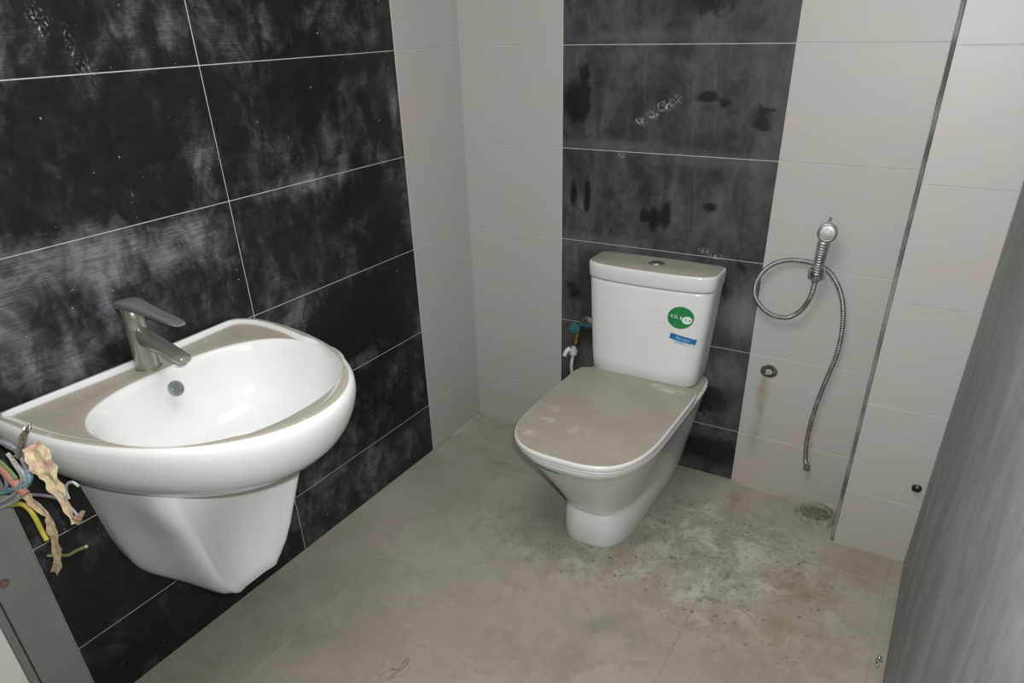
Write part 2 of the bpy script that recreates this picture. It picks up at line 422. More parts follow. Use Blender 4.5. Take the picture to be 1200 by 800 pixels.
# tiled pipe casing in the right-hand corner
bm = bmesh.new(); box(bm, (BX + .0012, BY + .0012, 0), (XR, 0.001, TOP))
ws = tag(link('wall_pipe_casing', bm, M['grout'], smooth=False), kind='structure')
for z0, z1 in ROWS:
    tile(ws, XR - BX, z1 - z0, M['wt'], Matrix.Translation((BX, BY + jit(), z0)))
    tile(ws, -BY - .009, z1 - z0, M['wt'], Matrix(((0, 1, 0, BX), (-1, 0, 0, -.0005), (0, 0, 1, z0), (0, 0, 0, 1))))
# dark strip of uneven thickness added along the casing's corner edge
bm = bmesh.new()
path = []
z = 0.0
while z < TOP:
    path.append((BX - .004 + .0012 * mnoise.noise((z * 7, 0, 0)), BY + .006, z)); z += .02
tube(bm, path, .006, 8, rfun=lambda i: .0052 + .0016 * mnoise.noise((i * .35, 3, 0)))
tag(link('casing_edge_strip', bm, M['edge_strip']), kind='structure')

# right wall, front wall, ceiling
bm = bmesh.new(); box(bm, (XR, FRONT - .12, 0), (XR + .12, 0.0, TOP))
tag(link('wall_right', bm, M['plaster'], smooth=False), kind='structure')
bm = bmesh.new(); box(bm, (-.12, FRONT - .12, 0), (XR, FRONT, TOP))
tag(link('wall_front', bm, M['plaster'], smooth=False), kind='structure')
bm = bmesh.new(); box(bm, (-.12, FRONT - .12, TOP), (XR + .12, .12, TOP + .1))
tag(link('ceiling', bm, M['ceiling'], smooth=False), kind='structure')

# left wall past the tiles: grey frame with a groove, then the white door
bm = bmesh.new(); box(bm, (-.12, -1.8375, 0), (.0, -1.7455, TOP), .001)
fr = tag(link('trim_2', bm, M['grey'], smooth=False), kind='structure')
bm = bmesh.new(); box(bm, (-.12, -1.8565, 0), (-.004, -1.8395, TOP), .002)
link('door_stop', bm, M['grey'], fr, smooth=False)
bm = bmesh.new(); lathe(bm, (-.001, -1.817, .465), (1, 0, 0), [(0, .011), (.0015, .011), (.002, .009), (.0012, .005), (.0008, 0)], 20)
link('screw_plug', bm, simple('brown_filler', (.16, .12, .10), .8), fr)
bm = bmesh.new(); box(bm, (-.12, FRONT, 0), (-.002, -1.858, TOP), .002)
tag(link('door_1', bm, M['door'], smooth=False), kind='structure')

# floor with big tiles
bm = bmesh.new(); box(bm, (-.12, FRONT - .12, -.12), (XR + .12, .12, -.0014))
fl_ = tag(link('floor', bm, M['floor'], smooth=False), kind='structure')
xs = [0.0, .25, .715, 1.18, 1.645, XR]; ys = [0.0, -.335, -.80, -1.265, -1.73, -2.195, -2.66, FRONT]
for i in range(5):
    for j in range(7):
        wx = xs[i + 1] - xs[i]; wy = ys[j] - ys[j + 1]
        bm = bmesh.new(); box(bm, (.0011, .0011, -.01), (wx - .0011, wy - .0011, 0), .0012)
        me = bpy.data.meshes.new('tile'); bm.to_mesh(me); bm.free(); me.materials.append(M['floor'])
        o = bpy.data.objects.new('tile', me); COL.objects.link(o); o.parent = fl_; o.location = (xs[i], ys[j + 1], jit() * 1.5)
# cement left along the foot of the walls
def fillet(p0, p1, nrm, w0, h0, seed):
    bm = bmesh.new(); p0 = Vector(p0); p1 = Vector(p1); n = Vector(nrm); k = 70; rings = []
    for i in range(k + 1):
        t = i / k; p = p0.lerp(p1, t)
        e = min(1, 12 * t, 12 * (1 - t)) * .9 + .1
        a = w0 * e * (.75 + .6 * mnoise.noise((t * 5 + seed, seed + .3, 0)) + .15 * mnoise.noise((t * 19, seed, 2)))
        h = h0 * e * (.7 + .5 * mnoise.noise((t * 6, seed, 5)) + .12 * mnoise.noise((t * 19, seed, 3)))
        a = max(a, .002); h = max(h, .001)
        rings.append([p + Vector((0, 0, -.002)), p + Vector((0, 0, h)), p + n * a * .35 + Vector((0, 0, h * .45)), p + n * a * .7 + Vector((0, 0, h * .13)), p + n * a + Vector((0, 0, -.002))])
    loft(bm, rings)
    return bm
link('cement_fillet', fillet((1.09, 0.001, 0), (BX, 0.001, 0), (0, -1, 0), .045, .012, 1), M['floor'], fl_)
link('cement_fillet', fillet((BX, BY + .001, 0), (XR, BY + .001, 0), (0, -1, 0), .012, .007, 4), M['floor'], fl_)
link('cement_fillet', fillet((0.001, -.22, 0), (0.001, -.0, 0), (1, 0, 0), .025, .014, 7), M['floor'], fl_)
link('cement_fillet', fillet((0.0, 0.001, 0), (.25, 0.001, 0), (0, -1, 0), .03, .01, 9), M['floor'], fl_)
link('cement_fillet', fillet((XR, -1.2, 0), (XR, BY, 0), (-1, 0, 0), .012, .008, 12), M['floor'], fl_)

# ------------------------------------------------------------------ toilet
CX = .783
def foot(cx, hw, yb, yf, lf, nf, z, nb=9, n=72, hwb=None):
    yc = yf + lf; lb = yb - yc; out = []
    for k in range(n):
        a = 2 * PI * k / n; c, s = math.cos(a), math.sin(a)
        if s < 0: x, q = sell(a, nf); y = yc + lf * q
        else: x, q = sell(a, nb); y = yc + lb * q
        h = hw
        if hwb:
            q = min(1, max(0, (y + .50) / .34)); q = q * q * (3 - 2 * q); h = hw + (hwb - hw) * q
        out.append(Vector((cx + h * x, y, z)))
    return out
wc = empty('toilet', 'white close-coupled ceramic toilet with dusty closed lid against the black tiles', 'toilet')
bm = bmesh.new()
rings = [foot(CX, .112, -.02, -.585, .22, 3.2, 0.0, hwb=.116), foot(CX, .118, -.012, -.592, .22, 3.2, .012, hwb=.122), foot(CX, .118, -.010, -.592, .22, 3.0, .07, hwb=.134),
         foot(CX, .116, -.010, -.589, .22, 3.0, .100, hwb=.140), foot(CX, .112, -.010, -.580, .22, 2.9, .118, hwb=.144), foot(CX, .119, -.010, -.593, .23, 2.8, .14, hwb=.148), foot(CX, .137, -.010, -.626, .25, 2.8, .19, hwb=.159),
         foot(CX, .158, -.008, -.667, .27, 2.8, .25, hwb=.172), foot(CX, .178, -.006, -.706, .28, 2.8, .305, hwb=.184), foot(CX, .192, -.005, -.735, .29, 2.8, .345, hwb=.193), foot(CX, .200, -.005, -.754, .30, 2.8, .370, hwb=.200),
         foot(CX, .206, -.004, -.768, .30, 2.8, .384), foot(CX, .207, -.004, -.770, .30, 2.8, .392), foot(CX, .203, -.008, -.765, .30, 2.8, .3975), foot(CX, .195, -.015, -.755, .295, 2.8, .3985)]
loft(bm, rings)
link('bowl', bm, M['cer2'], wc, sharp=50)
bm = bmesh.new()
def slab(bm, z0, z1, hw, yf, yb, r):
    k = [(z0, r), (z0 + r * .5, r * .25), (z0 + r, 0), (z1 - r, 0), (z1 - r * .5, r * .2), (z1 - r * .1, r * .75), (z1, r * 1.8)]
    loft(bm, [foot(CX, hw - i, yb - i * .5, yf + i, .30 - i, 3.1, z, nb=14) for z, i in k])
slab(bm, .400, .411, .210, -.776, -.205, .003)
link('seat', bm, M['lid'], wc)
bm = bmesh.new(); slab(bm, .4135, .433, .214, -.784, -.20, .005)
link('lid', bm, M['lid'], wc)
for sx in (-.08, .08):
    bm = bmesh.new(); tube(bm, [(CX + sx - .02, -.195, .412), (CX + sx + .02, -.195, .412)], .009, 12)
    link('hinge', bm, M['white'], wc)
# cistern
def cis(hw, d, z, bow=.014, r=.05, n=128):
    yb = -.003; out = []
    for k in range(n):
        a = 2 * PI * k / n; c, s = math.cos(a), math.sin(a)
        if s < 0: x, q = sell(a, 5.5); y = yb - .06 + (d - .06 - bow) * q
        else: x, q = sell(a, 10); y = yb - .06 + .06 * q
        if s < 0: y -= bow * (1 - x * x)
        out.append(Vector((CX - .015 + hw * x, y, z)))
    return out
bm = bmesh.new()
loft(bm, [cis(.172, .155, .398), cis(.182, .165, .402), cis(.187, .170, .41), cis(.192, .168, .46), cis(.203, .160, .60), cis(.211, .153, .715), cis(.212, .152, .722), cis(.208, .149, .7245)])
link('cistern', bm, M['cer2'], wc, sharp=55)
bm = bmesh.new()
loft(bm, [cis(.210, .151, .7265), cis(.214, .155, .7285), cis(.2155, .157, .733), cis(.217, .158, .762), cis(.217, .158, .7715), cis(.2158, .1568, .7760), cis(.2125, .1535, .7782), cis(.1, .08, .779)])
lidc = link('cistern_lid', bm, M['cer2'], wc, sharp=55)
bm = bmesh.new(); lathe(bm, (CX - .012, -.068, .776), (0, 0, 1), [(0, .026), (.004, .026), (.0055, .024), (.0045, .021), (.0045, .0205), (.007, .019), (.0075, 0)], 36)
bt = link('flush_button', bm, M['satin'], wc)
bm = bmesh.new(); box(bm, (CX - .0125, -.088, .7830), (CX - .0115, -.048, .7842)); link('button_gap', bm, M['dark'], bt)

# stickers on the cistern's front face
def face_y(x, z):
    t = (z - .46) / .255
    if z < .6: hw = .192 + (z - .46) / .14 * .011; d = .168 - (z - .46) / .14 * .008
    else: hw = .203 + (z - .6) / .115 * .008; d = .160 - (z - .6) / .115 * .007
    q = min(.999, abs((x - (CX - .015)) / hw)); s = (1 - q ** 5.5) ** (1 / 5.5)
    return -.003 - .06 - (d - .06 - .014) * s - .014 * (1 - q * q)
def decal(name, pts, mat, parent, off=.0006, label=None):
    if len(pts) < 10:
        d = []
        for i, p in enumerate(pts):
            q = pts[(i + 1) % len(pts)]
            d += [(p[0] + (q[0] - p[0]) * k / 8, p[1] + (q[1] - p[1]) * k / 8) for k in range(8)]
        pts = d
    bm = bmesh.new()
    cx = sum(p[0] for p in pts) / len(pts); cz = sum(p[1] for p in pts) / len(pts)
    f = [bm.verts.new((x, face_y(x, z) - off, z)) for x, z in pts]; mdl = [bm.verts.new(((x + cx) / 2, face_y((x + cx) / 2, (z + cz) / 2) - off, (z + cz) / 2)) for x, z in pts]
    c = bm.verts.new((cx, face_y(cx, cz) - off, cz)); n = len(pts)
    for i in range(n):
        j = (i + 1) % n; bm.faces.new((f[i], f[j], mdl[j], mdl[i])); bm.faces.new((mdl[i], mdl[j], c))
    bmesh.ops.recalc_face_normals(bm, faces=bm.faces[:])
    r = bmesh.ops.extrude_face_region(bm, geom=bm.faces[:])
    for v in [g for g in r['geom'] if isinstance(g, bmesh.types.BMVert)]: v.co.y += off * .95
    bmesh.ops.recalc_face_normals(bm, faces=bm.faces[:])
    o = link(name, bm, mat, parent, smooth=False)
    if label: o['label'] = label
    return o
def ell(cx, cz, rx, rz, n=36): return [(cx + rx * math.cos(2 * PI * k / n), cz + rz * math.sin(2 * PI * k / n)) for k in range(n)]
GX, GZ = .893, .643
st = decal('round_sticker', ell(GX, GZ, .0415, .036), M['green'], wc, .0006, 'round green sticker with white lettering and a white oval')
decal('oval_print', ell(GX + .021, GZ - .006, .0155, .0125), M['swhite'], st, .0012)
def rot2(pts, cx, cz, a):
    c, s = math.cos(a), math.sin(a)
    return [(cx + (x - cx) * c - (z - cz) * s, cz + (x - cx) * s + (z - cz) * c) for x, z in pts]
def text(s, x, z, size, mat, parent, off, a=0):
    cu = bpy.data.curves.new('lettering', 'FONT'); cu.body = s; cu.size = size; cu.align_x = 'CENTER'; cu.align_y = 'CENTER'; cu.extrude = 0; cu.resolution_u = 3
    to = bpy.data.objects.new('tmp', cu); COL.objects.link(to)
    bpy.context.view_layer.update()
    me = bpy.data.meshes.new_from_object(to.evaluated_get(bpy.context.evaluated_depsgraph_get()))
    bpy.data.objects.remove(to)
    for v in me.vertices:
        X = x + v.co.x * math.cos(a) - v.co.y * math.sin(a); Z = z + v.co.x * math.sin(a) + v.co.y * math.cos(a); v.co = (X, face_y(X, Z) - off, Z)
    me.name = 'lettering'; me.materials.clear(); me.materials.append(mat)
    o = bpy.data.objects.new('lettering', me); COL.objects.link(o); o.parent = parent
    return o
text('4.5L', GX - .0195, GZ + .003, .0155, M['swhite'], st, .0012, -.12)
decal('drop_print', [(GX + .0015, GZ - .007), (GX + .0045, GZ - .001), (GX + .0015, GZ + .007), (GX - .0015, GZ - .001)], M['swhite'], st, .0012)
text('3L', GX + .0185, GZ - .006, .0125, M['sgrey'], st, .0018)
decal('dot_print', ell(GX + .030, GZ - .0065, .003, .003, 12), M['sgrey'], st, .0018)
LX, LZ = .905, .566; LA = -.20
lb = decal('strip_label', rot2([(LX - .042, LZ - .0015), (LX + .042, LZ - .0015), (LX + .0425, LZ + .012), (LX + .041, LZ + .0170), (LX - .042, LZ + .0175)], LX, LZ, LA), M['blue'], wc, .0006, 'blue strip label with small white lettering')
decal('label_backing', rot2([(LX - .041, LZ + .001), (LX - .020, LZ - .012), (LX + .042, LZ - .012), (LX + .042, LZ + .001)], LX, LZ, LA), M['lblue'], lb, .0004)
text('Slim Seat', LX + .0015, LZ + .0075, .0125, M['lblue'], lb, .0012, LA)
text('Duro', LX - .008, LZ - .0035, .011, M['blue'], lb, .0010, LA)

# thin sticker edge and yellow tape on the pan
def pan_pt(xn, z, off=.0):
    # front-left surface of the pan at height z, by angle
    zs = [.25, .305, .345, .370, .384]; P = [(.158, -.667, .27), (.178, -.706, .28), (.192, -.735, .29), (.200, -.754, .30), (.206, -.768, .30)]
    for i in range(4):
        if z <= zs[i + 1] or i == 3:
            t = (z - zs[i]) / (zs[i + 1] - zs[i]); hw, yf, lf = [P[i][q] + (P[i + 1][q] - P[i][q]) * t for q in range(3)]; break
    hw += off; lf += off; yf -= off
    c, s = sell(PI * 1.5 + xn, 2.8)
    return Vector((CX + hw * c, yf + lf + lf * s, z))
bm = bmesh.new(); n = 24; top = []; bot = []
for k in range(n + 1):
    a = -.47 + .40 * k / n
    top.append(pan_pt(a, .362 + .0015 * math.sin(k), .0012)); bot.append(pan_pt(a, .3555 + .001 * math.sin(k * 2.3), .0012))
inn = [pan_pt(-.47 + .40 * k / n, .3555, -.0008) for k in range(n + 1)]; int_ = [pan_pt(-.47 + .40 * k / n, .362, -.0008) for k in range(n + 1)]
loft(bm, [[top[k], bot[k], inn[k], int_[k]] for k in range(n + 1)])
link('rim_sticker', bm, M['tealmark'], wc)['label'] = 'thin dark teal strip stuck under the rim'
bm = bmesh.new()
rr = []
for k in range(11):
    a = -.84 + .17 * k / 10; q = .010 + .004 * math.sin(k * 1.7)
    rr.append([pan_pt(a, .384, .004) + Vector((0, 0, .012)), pan_pt(a, .384, .0045) + Vector((0, 0, .002)), pan_pt(a, .384 - q, .002), pan_pt(a, .384 - q, -.001), pan_pt(a, .384, .001)])
loft(bm, rr); link('yellow_tape', bm, M['yellow'], wc)['label'] = 'scrap of yellow tape on the rim'

# ------------------------------------------------------------------ angle valve beside the cistern
av = empty('angle_valve', 'small brass angle valve with teal knob on the black tiles left of the cistern', 'valve')
bm = bmesh.new(); tube(bm, [(.500, .002, .505), (.500, -.03, .505)], .012, 16); link('wall_pipe', bm, M['brass'], av)
bm = bmesh.new(); lathe(bm, (.500, -.002, .505), (0, -1, 0), [(0, .024), (.003, .023), (.006, .014)], 24); link('flange', bm, M['satin'], av)
bm = bmesh.new(); lathe(bm, (.472, -.05, .500), (.35, -1, .1), [(0, .010), (.004, .019), (.008, .021), (.018, .021), (.021, .018), (.022, 0)], 20); link('knob', bm, M['teal'], av)
bm = bmesh.new(); tube(bm, [(.485, -.036, .507), (.54, -.036, .510), (.60, -.036, .512)], .009, 12); link('side_pipe', bm, M['teal'], av)
bm = bmesh.new(); lathe(bm, (.484, -.036, .512), (-.15, -.1, -1), [(0, .011), (.02, .014), (.03, .016), (.045, .016), (.048, .012), (.062, .012), (.07, .015), (.08, .015), (.085, .010)], 18); link('valve_body', bm, M['brass'], av)
bm = bmesh.new(); lathe(bm, (.469, -.05, .425), (-.05, -.05, -1), [(0, .008), (.012, .010), (.016, .015), (.032, .015), (.036, .009)], 16); link('hose_nut', bm, M['w_white'], av)
bm = bmesh.new(); tube(bm, spline([(.455, -.052, .415), (.443, -.06, .402), (.438, -.064, .385)], 5), .008, 10); link('tap_lever', bm, M['white'], av)
bm = bmesh.new(); tube(bm, spline([(.467, -.052, .395), (.462, -.054, .34), (.470, -.045, .28), (.50, -.03, .22), (.56, -.02, .20), (.62, -.018, .26), (.655, -.02, .34), (.66, -.03, .395)], 8), .0065, 10); link('supply_hose', bm, M['w_white'], av)

# ------------------------------------------------------------------ washbasin
Y0 = -1.395; CB = (.27, Y0)
def inside(x, y, D=.592, W=.314, xm=.09):
    dy = abs(y - Y0)
    if y < Y0: return 0 <= x and ((dy / .330) ** 2.05 + (max(0, x - xm) / (D - xm)) ** 2.05 < 1)
    if x < 0: return False
    if x < xm: 
        Wb = W - .034 * ((xm - x) / xm) ** 2.2
        return dy < Wb
    return (dy / W) ** 2.05 + ((x - xm) / (D - xm)) ** 2.05 < 1
N = 144
def radial(fn, c=CB):
    out = []
    for k in range(N):
        a = 2 * PI * k / N; dx, dy = math.cos(a), math.sin(a); lo, hi = 0, 1.0
        for _ in range(26):
            md = (lo + hi) / 2
            if fn(c[0] + dx * md, c[1] + dy * md): lo = md
            else: hi = md
        out.append(lo)
    return out
RO = radial(lambda x, y: inside(x, y))
def bowl_in(x, y):
    # D-shaped bowl mouth: flatter towards the tap deck
    dx = x - .31; dy = abs(y - Y0) / .262
    if dx > 0: return dy ** 2.2 + (dx / .215) ** 2.2 < 1
    return dy ** 2.6 + (-dx / .212) ** 2.6 < 1
RB = radial(bowl_in)
def ring(rad, z):
    return [Vector((max(CB[0] + math.cos(2 * PI * k / N) * rad[k], .0005 if False else .0), CB[1] + math.sin(2 * PI * k / N) * rad[k], z if not callable(z) else z(k, CB[0] + math.cos(2 * PI * k / N) * rad[k]))) for k in range(N)]
def mixr(a, b, t): return [x * (1 - t) + y * t for x, y in zip(a, b)]
RI = [max(o - (.030 + .006 * math.cos(2 * PI * k / N)), b + .004) for k, (o, b) in enumerate(zip(RO, RB))]
ZT = .822
back = lambda k: max(0, -math.cos(2 * PI * k / N))
def sc(R, s, cx=None):
    """scale an outline towards the wall side so that the underside hugs the wall"""
    return [Vector((p.x * s[0], Y0 + (p.y - Y0) * s[1], p.z)) for p in R]
O = ring(RO, 0.0)
def under(z, sx, sy): return [Vector((p.x * sx, Y0 + (p.y - Y0) * sy, z)) for p in O]
rings = [under(.590, .30, .25), under(.600, .53, .48), under(.620, .68, .61), under(.648, .79, .72), under(.678, .875, .82), under(.710, .935, .90), under(.738, .968, .95), under(.767, .990, .984),
         under(.792, 1.0, 1.0), under(.806, .999, .998), ring([r - .003 for r in RO], .815), ring([r - .009 for r in RO], .8205), ring([r - .017 for r in RO], ZT)]
rings += [ring(mixr([r - .017 for r in RO], RI, .6), ZT), ring(RI, .8185)]
dz = lambda k, x: .813 - .004 * back(k)
rings += [ring(mixr(RI, RB, .25), lambda k, x: .816 - .006 * back(k)), ring(mixr(RI, RB, .7), dz), ring(mixr(RI, RB, .93), dz)]
rings += [ring(RB, lambda k, x: .810 - .004 * back(k)), ring([r - .006 for r in RB], .802)]
for s, z in ((.962, .785), (.93, .755), (.89, .722), (.83, .690), (.74, .664), (.60, .645), (.43, .634), (.26, .629), (.11, .627)):
    # the bowl's middle drifts a little to the back
    rings.append([Vector((p.x - .015 * (1 - s), p.y, z)) for p in ring([r * s for r in RB], z)])
wbn = empty('washbasin', 'white half-round ceramic washbasin with dusty rim on the black tiled wall', 'washbasin')
bm = bmesh.new(); loft(bm, rings)
for v in bm.verts: v.co.x = max(v.co.x, .0005)
bas = link('basin_body', bm, M['cer'], wbn, sharp=75)
bm = bmesh.new()
lathe(bm, (.134, Y0 - .004, .772), (.90, 0, .42), [(-.004, .0175), (.003, .0175), (.0045, .016), (.0045, .0125), (.001, .012), (.0008, .0)], 28)
ov = link('overflow_ring', bm, M['satin'], wbn)
bm = bmesh.new(); lathe(bm, (.134, Y0 - .004, .772), (.90, 0, .42), [(.0009, .0), (.0009, .011), (.0016, .011), (.0028, .009), (.003, .003), (.003, 0)], 20); link('overflow_plug', bm, simple('grey_green_plastic', (.14, .17, .16), .4), ov)
bm = bmesh.new(); lathe(bm, (.285, Y0, .626), (0, 0, 1), [(0, .03), (.003, .03), (.004, .027), (.001, .020), (.001, 0)], 28); link('waste', bm, M['chrome'], wbn)

# tap
tp = empty('basin_tap', 'chrome single-lever mixer tap standing on the back of the washbasin', 'tap')
tz = .8085; TX, TY = .055, Y0 - .006
bm = bmesh.new(); lathe(bm, (TX, TY, tz), (0, 0, 1), [(0, .029), (.003, .029), (.005, .0265), (.03, .0258), (.06, .0245), (.085, .0235), (.094, .0225), (.0955, .021), (.098, .0225), (.138, .0215), (.144, .018)], 32)
link('tap_body', bm, M['tap'], tp)
bm = bmesh.new()
def sect(p, w, h, d, n=20, e=.62):
    d = Vector(d).normalized(); u = Vector((0, 1, 0)); v = d.cross(u).normalized()
    return [Vector(p) + u * (w * spow(math.cos(2 * PI * k / n), e)) + v * (h * spow(math.sin(2 * PI * k / n), e)) for k in range(n)]
sp = [((TX - .006, TY, .890), .017, .021), ((TX + .02, TY, .885), .0175, .020), ((TX + .06, TY, .876), .0175, .0165), ((TX + .10, TY, .867), .0175, .0125), ((TX + .125, TY, .861), .0175, .010), ((TX + .143, TY, .857), .0165, .0085), ((TX + .148, TY, .856), .014, .006)]
loft(bm, [sect(p, a, b, (1, 0, -.22)) for p, a, b in sp]); link('spout', bm, M['tap'], tp)
bm = bmesh.new(); lathe(bm, (TX + .130, TY, .853), (-.1, 0, -1), [(0, .012), (.008, .0118), (.010, .010), (.008, .009), (.008, 0)], 20); link('aerator', bm, M['tap'], tp)
bm = bmesh.new()
lv = [((TX - .032, TY, .955), .013, .004), ((TX - .026, TY, .957), .0215, .009), ((TX, TY, .959), .0245, .012), ((TX + .025, TY, .959), .0235, .011), ((TX + .05, TY, .956), .019, .0085), ((TX + .09, TY, .951), .0165, .006), ((TX + .13, TY, .946), .0155, .005), ((TX + .160, TY, .942), .0135, .0045), ((TX + .168, TY, .941), .009, .003)]
loft(bm, [sect(p, a, b, (1, 0, -.12)) for p, a, b in lv]); link('lever', bm, M['tap'], tp)

# half pedestal under the basin
PY = -1.392
def ped_ring(wd, d, z, tilt, rf, hol, bt=0.0):
    cy = 0.0
    """U section from wall to wall: flat flanks, a soft ridge either side, slightly hollow front"""
    ctl = [(0, -1), (.18, -.99 - .01 * rf), (.52, -.50 - .52 * rf), (.84, -.10 - .93 * rf), (.955 - bt, -.93 * rf), (.965 - hol * .35, -.74 * rf), (.95 - hol * .8, -.40 * rf), (.945 - hol, 0)]
    ctl = ctl + [(a, -b) for a, b in reversed(ctl[:-1])]
    c = spline([(a, b, 0) for a, b in ctl], 7)
    return [Vector((max(p.x, 0) * d, PY + cy + wd * p.y, z - tilt * p.x)) for p in c]
bm = bmesh.new()
prs = [(.218, .3215, .652, .052, .94, .040, 0), (.217, .3205, .614, .0, .935, .042, 0), (.214, .317, .58, .00, .92, .05, 0), (.207, .306, .53, .002, .86, .09, 0), (.201, .293, .48, .008, .80, .12, 0), (.194, .280, .43, .020, .74, .14, 0),
       (.185, .269, .385, .034, .68, .13, 0), (.177, .261, .355, .050, .62, .10, .01), (.169, .254, .335, .064, .56, .04, .025), (.160, .246, .323, .074, .52, -.01, .045), (.148, .230, .316, .078, .50, -.03, .055), (.125, .200, .313, .075, .50, -.03, .06), (.07, .14, .313, .055, .5, -.03, .06)]
UND = [(0, .590), (.30, .590), (.53, .600), (.68, .620), (.79, .648), (.875, .678), (.935, .710), (.968, .738), (1.0, .79)]
def under_z(x, y):
    lo, hi = .05, 3.0
    for _ in range(22):
        md = (lo + hi) / 2
        if inside(x / md, Y0 + (y - Y0) / md): hi = md
        else: lo = md
    for (a, za), (b, zb) in zip(UND, UND[1:]):
        if hi <= b: return za + (zb - za) * (hi - a) / (b - a)
    return .79
rgs = [ped_ring(*a) for a in prs]
for p in rgs[0]: p.z = min(under_z(max(p.x, .02), p.y) + .013, .71)
for p, q in zip(rgs[1], rgs[0]): p.z = min(p.z, q.z - .012)
for p, q in zip(rgs[2], rgs[1]): p.z = min(p.z, q.z - .012)
loft(bm, rgs, cap0=False)
for v in bm.verts: v.co.x = max(v.co.x, .0006)
tag(link('basin_pedestal', bm, M['ped'], sharp=60), 'white ceramic half pedestal hanging on the wall below the washbasin', 'pedestal')

# ------------------------------------------------------------------ hand spray on the right
hs = empty('hand_spray', 'chrome hand spray with looped metal hose hanging on the white tiles', 'hand spray')
PX = 1.255
br = empty('spray_holder', 'small chrome wall bracket holding the hand spray', 'bracket')
bm = bmesh.new(); lathe(bm, (PX, .001, .805), (0, -1, 0), [(0, .019), (.004, .019), (.007, .014), (.02, .011), (.028, .012)], 24); link('wall_plate', bm, M['chrome'], br)
bm = bmesh.new()
ringp = [(PX + .0205 * math.cos(a), -.047 + .0205 * math.sin(a), .806) for a in [(-PI * .5 + .35) + (2 * PI - .7) * k / 30 for k in range(31)]]
loft(bm, [[Vector(p) + Vector(((p[0] - PX) * s, (p[1] + .047) * s, z)) for s, z in ((-.17, -.012), (.17, -.012), (.2, 0), (.17, .012), (-.17, .012), (-.2, 0))] for p in ringp]); link('clip', bm, M['chrome'], br)
HB = Vector((PX, -.047, .792)); HT = Vector((PX + .006, -.058, .915)); hd = (HT - HB)
bm = bmesh.new(); prof = [(-.012, .0085), (-.006, .0125), (.004, .0125), (.008, .013)]
q = .012
while q < .108:
    tt = q / .108; r0 = .0125 + .0042 * tt
    prof += [(q, r0), (q + .0022, r0 + .0013), (q + .0046, r0 + .0013), (q + .0062, r0)]; q += .0078
prof += [(.112, .0165), (.118, .012)]
lathe(bm, HB, hd, prof, 24); link('handle', bm, M['satin'], hs)
bm = bmesh.new(); fd = Vector((.12, -1, .10))
lathe(bm, HT + Vector((.002, .016, .014)), fd, [(0, .012), (.004, .021), (.012, .0265), (.026, .0272), (.031, .0255), (.033, .022), (.0325, .0205), (.034, .0195), (.0355, .010), (.036, 0)], 32)
hh = link('spray_head', bm, M['satin'], hs)
bm = bmesh.new(); 
for k in range(9):
    a = 2 * PI * k / 8; r = .010 if k < 8 else 0
    u, v = frame(fd); p = HT + Vector((.002, .016, .014)) + fd.normalized() * .0345 + u * (r * math.cos(a)) + v * (r * math.sin(a))
    lathe(bm, p, fd, [(0, .0014), (.0012, .0012)], 8)
link('nozzle', bm, M['dark'], hh)
bm = bmesh.new(); tube(bm, spline([(PX + .004, -.045, .935), (PX + .008, -.046, .955), (PX + .010, -.056, .966), (PX + .011, -.066, .963)], 5), .0075, 12, flat=.6); link('trigger', bm, M['satin'], hs)
pts = [(1.255, -.047, .782), (1.250, -.045, .735), (1.232, -.036, .690), (1.205, -.03, .660), (1.175, -.028, .650), (1.140, -.028, .655), (1.108, -.028, .675), (1.085, -.028, .707), (1.082, -.028, .745), (1.097, -.026, .783), (1.125, -.022, .811), (1.165, -.018, .827), (1.210, -.016, .829),
       (1.250, -.014, .822), (1.285, -.016, .806), (1.315, -.02, .773), (1.336, -.022, .730), (1.348, -.022, .680), (1.354, -.022, .620), (1.353, -.022, .560), (1.343, -.022, .495), (1.332, -.022, .430), (1.324, -.022, .365), (1.319, -.022, .300), (1.319, -.022, .235), (1.325, -.022, .175), (1.332, -.022, .150)]
pth = spline(pts, 30)
bm = bmesh.new(); tube(bm, pth, .0075, 10, rfun=lambda i: .0078 if (i // 2) % 2 else .0066); link('hose', bm, M['hose'], hs, sharp=80)
bm = bmesh.new(); lathe(bm, (1.3315, -.022, .158), (.2, 0, -1), [(0, .008), (.003, .0095), (.012, .0105), (.016, .0125), (.026, .0125), (.028, .010), (.024, .007), (.02, 0)], 6); link('hose_nut', bm, simple('dull_nut', (.30, .25, .23), .4, .7), hs, smooth=False)

# pipe outlets in the walls
po = empty('pipe_outlet', 'rusty brass pipe outlet leaking a rust streak beside the black tiles', 'pipe outlet')
bm = bmesh.new(); lathe(bm, (1.159, -.0005, .450), (0, -1, 0), [(-.004, .029), (.0015, .027), (.003, .021), (.001, .018), (-.003, .016)], 26, sy=.8)
for v in bm.verts: v.co += Vector((1, 0, 1)) * .0025 * mnoise.noise(v.co * 60)
link('mortar_ring', bm, simple('dark_mortar', (.07, .062, .045), .9, var=.4, scale=80), po)
bm = bmesh.new(); lathe(bm, (1.159, .004, .449), (0, -1, 0), [(0, .016), (.008, .016), (.008, .012), (.001, .011), (.001, 0)], 22); link('socket', bm, simple('rusty_socket', (.055, .040, .026), .7, .3, var=.5, scale=90), po)
bm = bmesh.new(); lathe(bm, (1.154, .0, .443), (0, -1, 0), [(0, .005), (.006, .005), (.008, .0035), (.008, 0)], 14); link('plug', bm, simple('tan_plug', (.36, .30, .23), .6), po)
po2 = empty('pipe_stub', 'small black open pipe stub low on the white casing near the grey wall', 'pipe outlet')
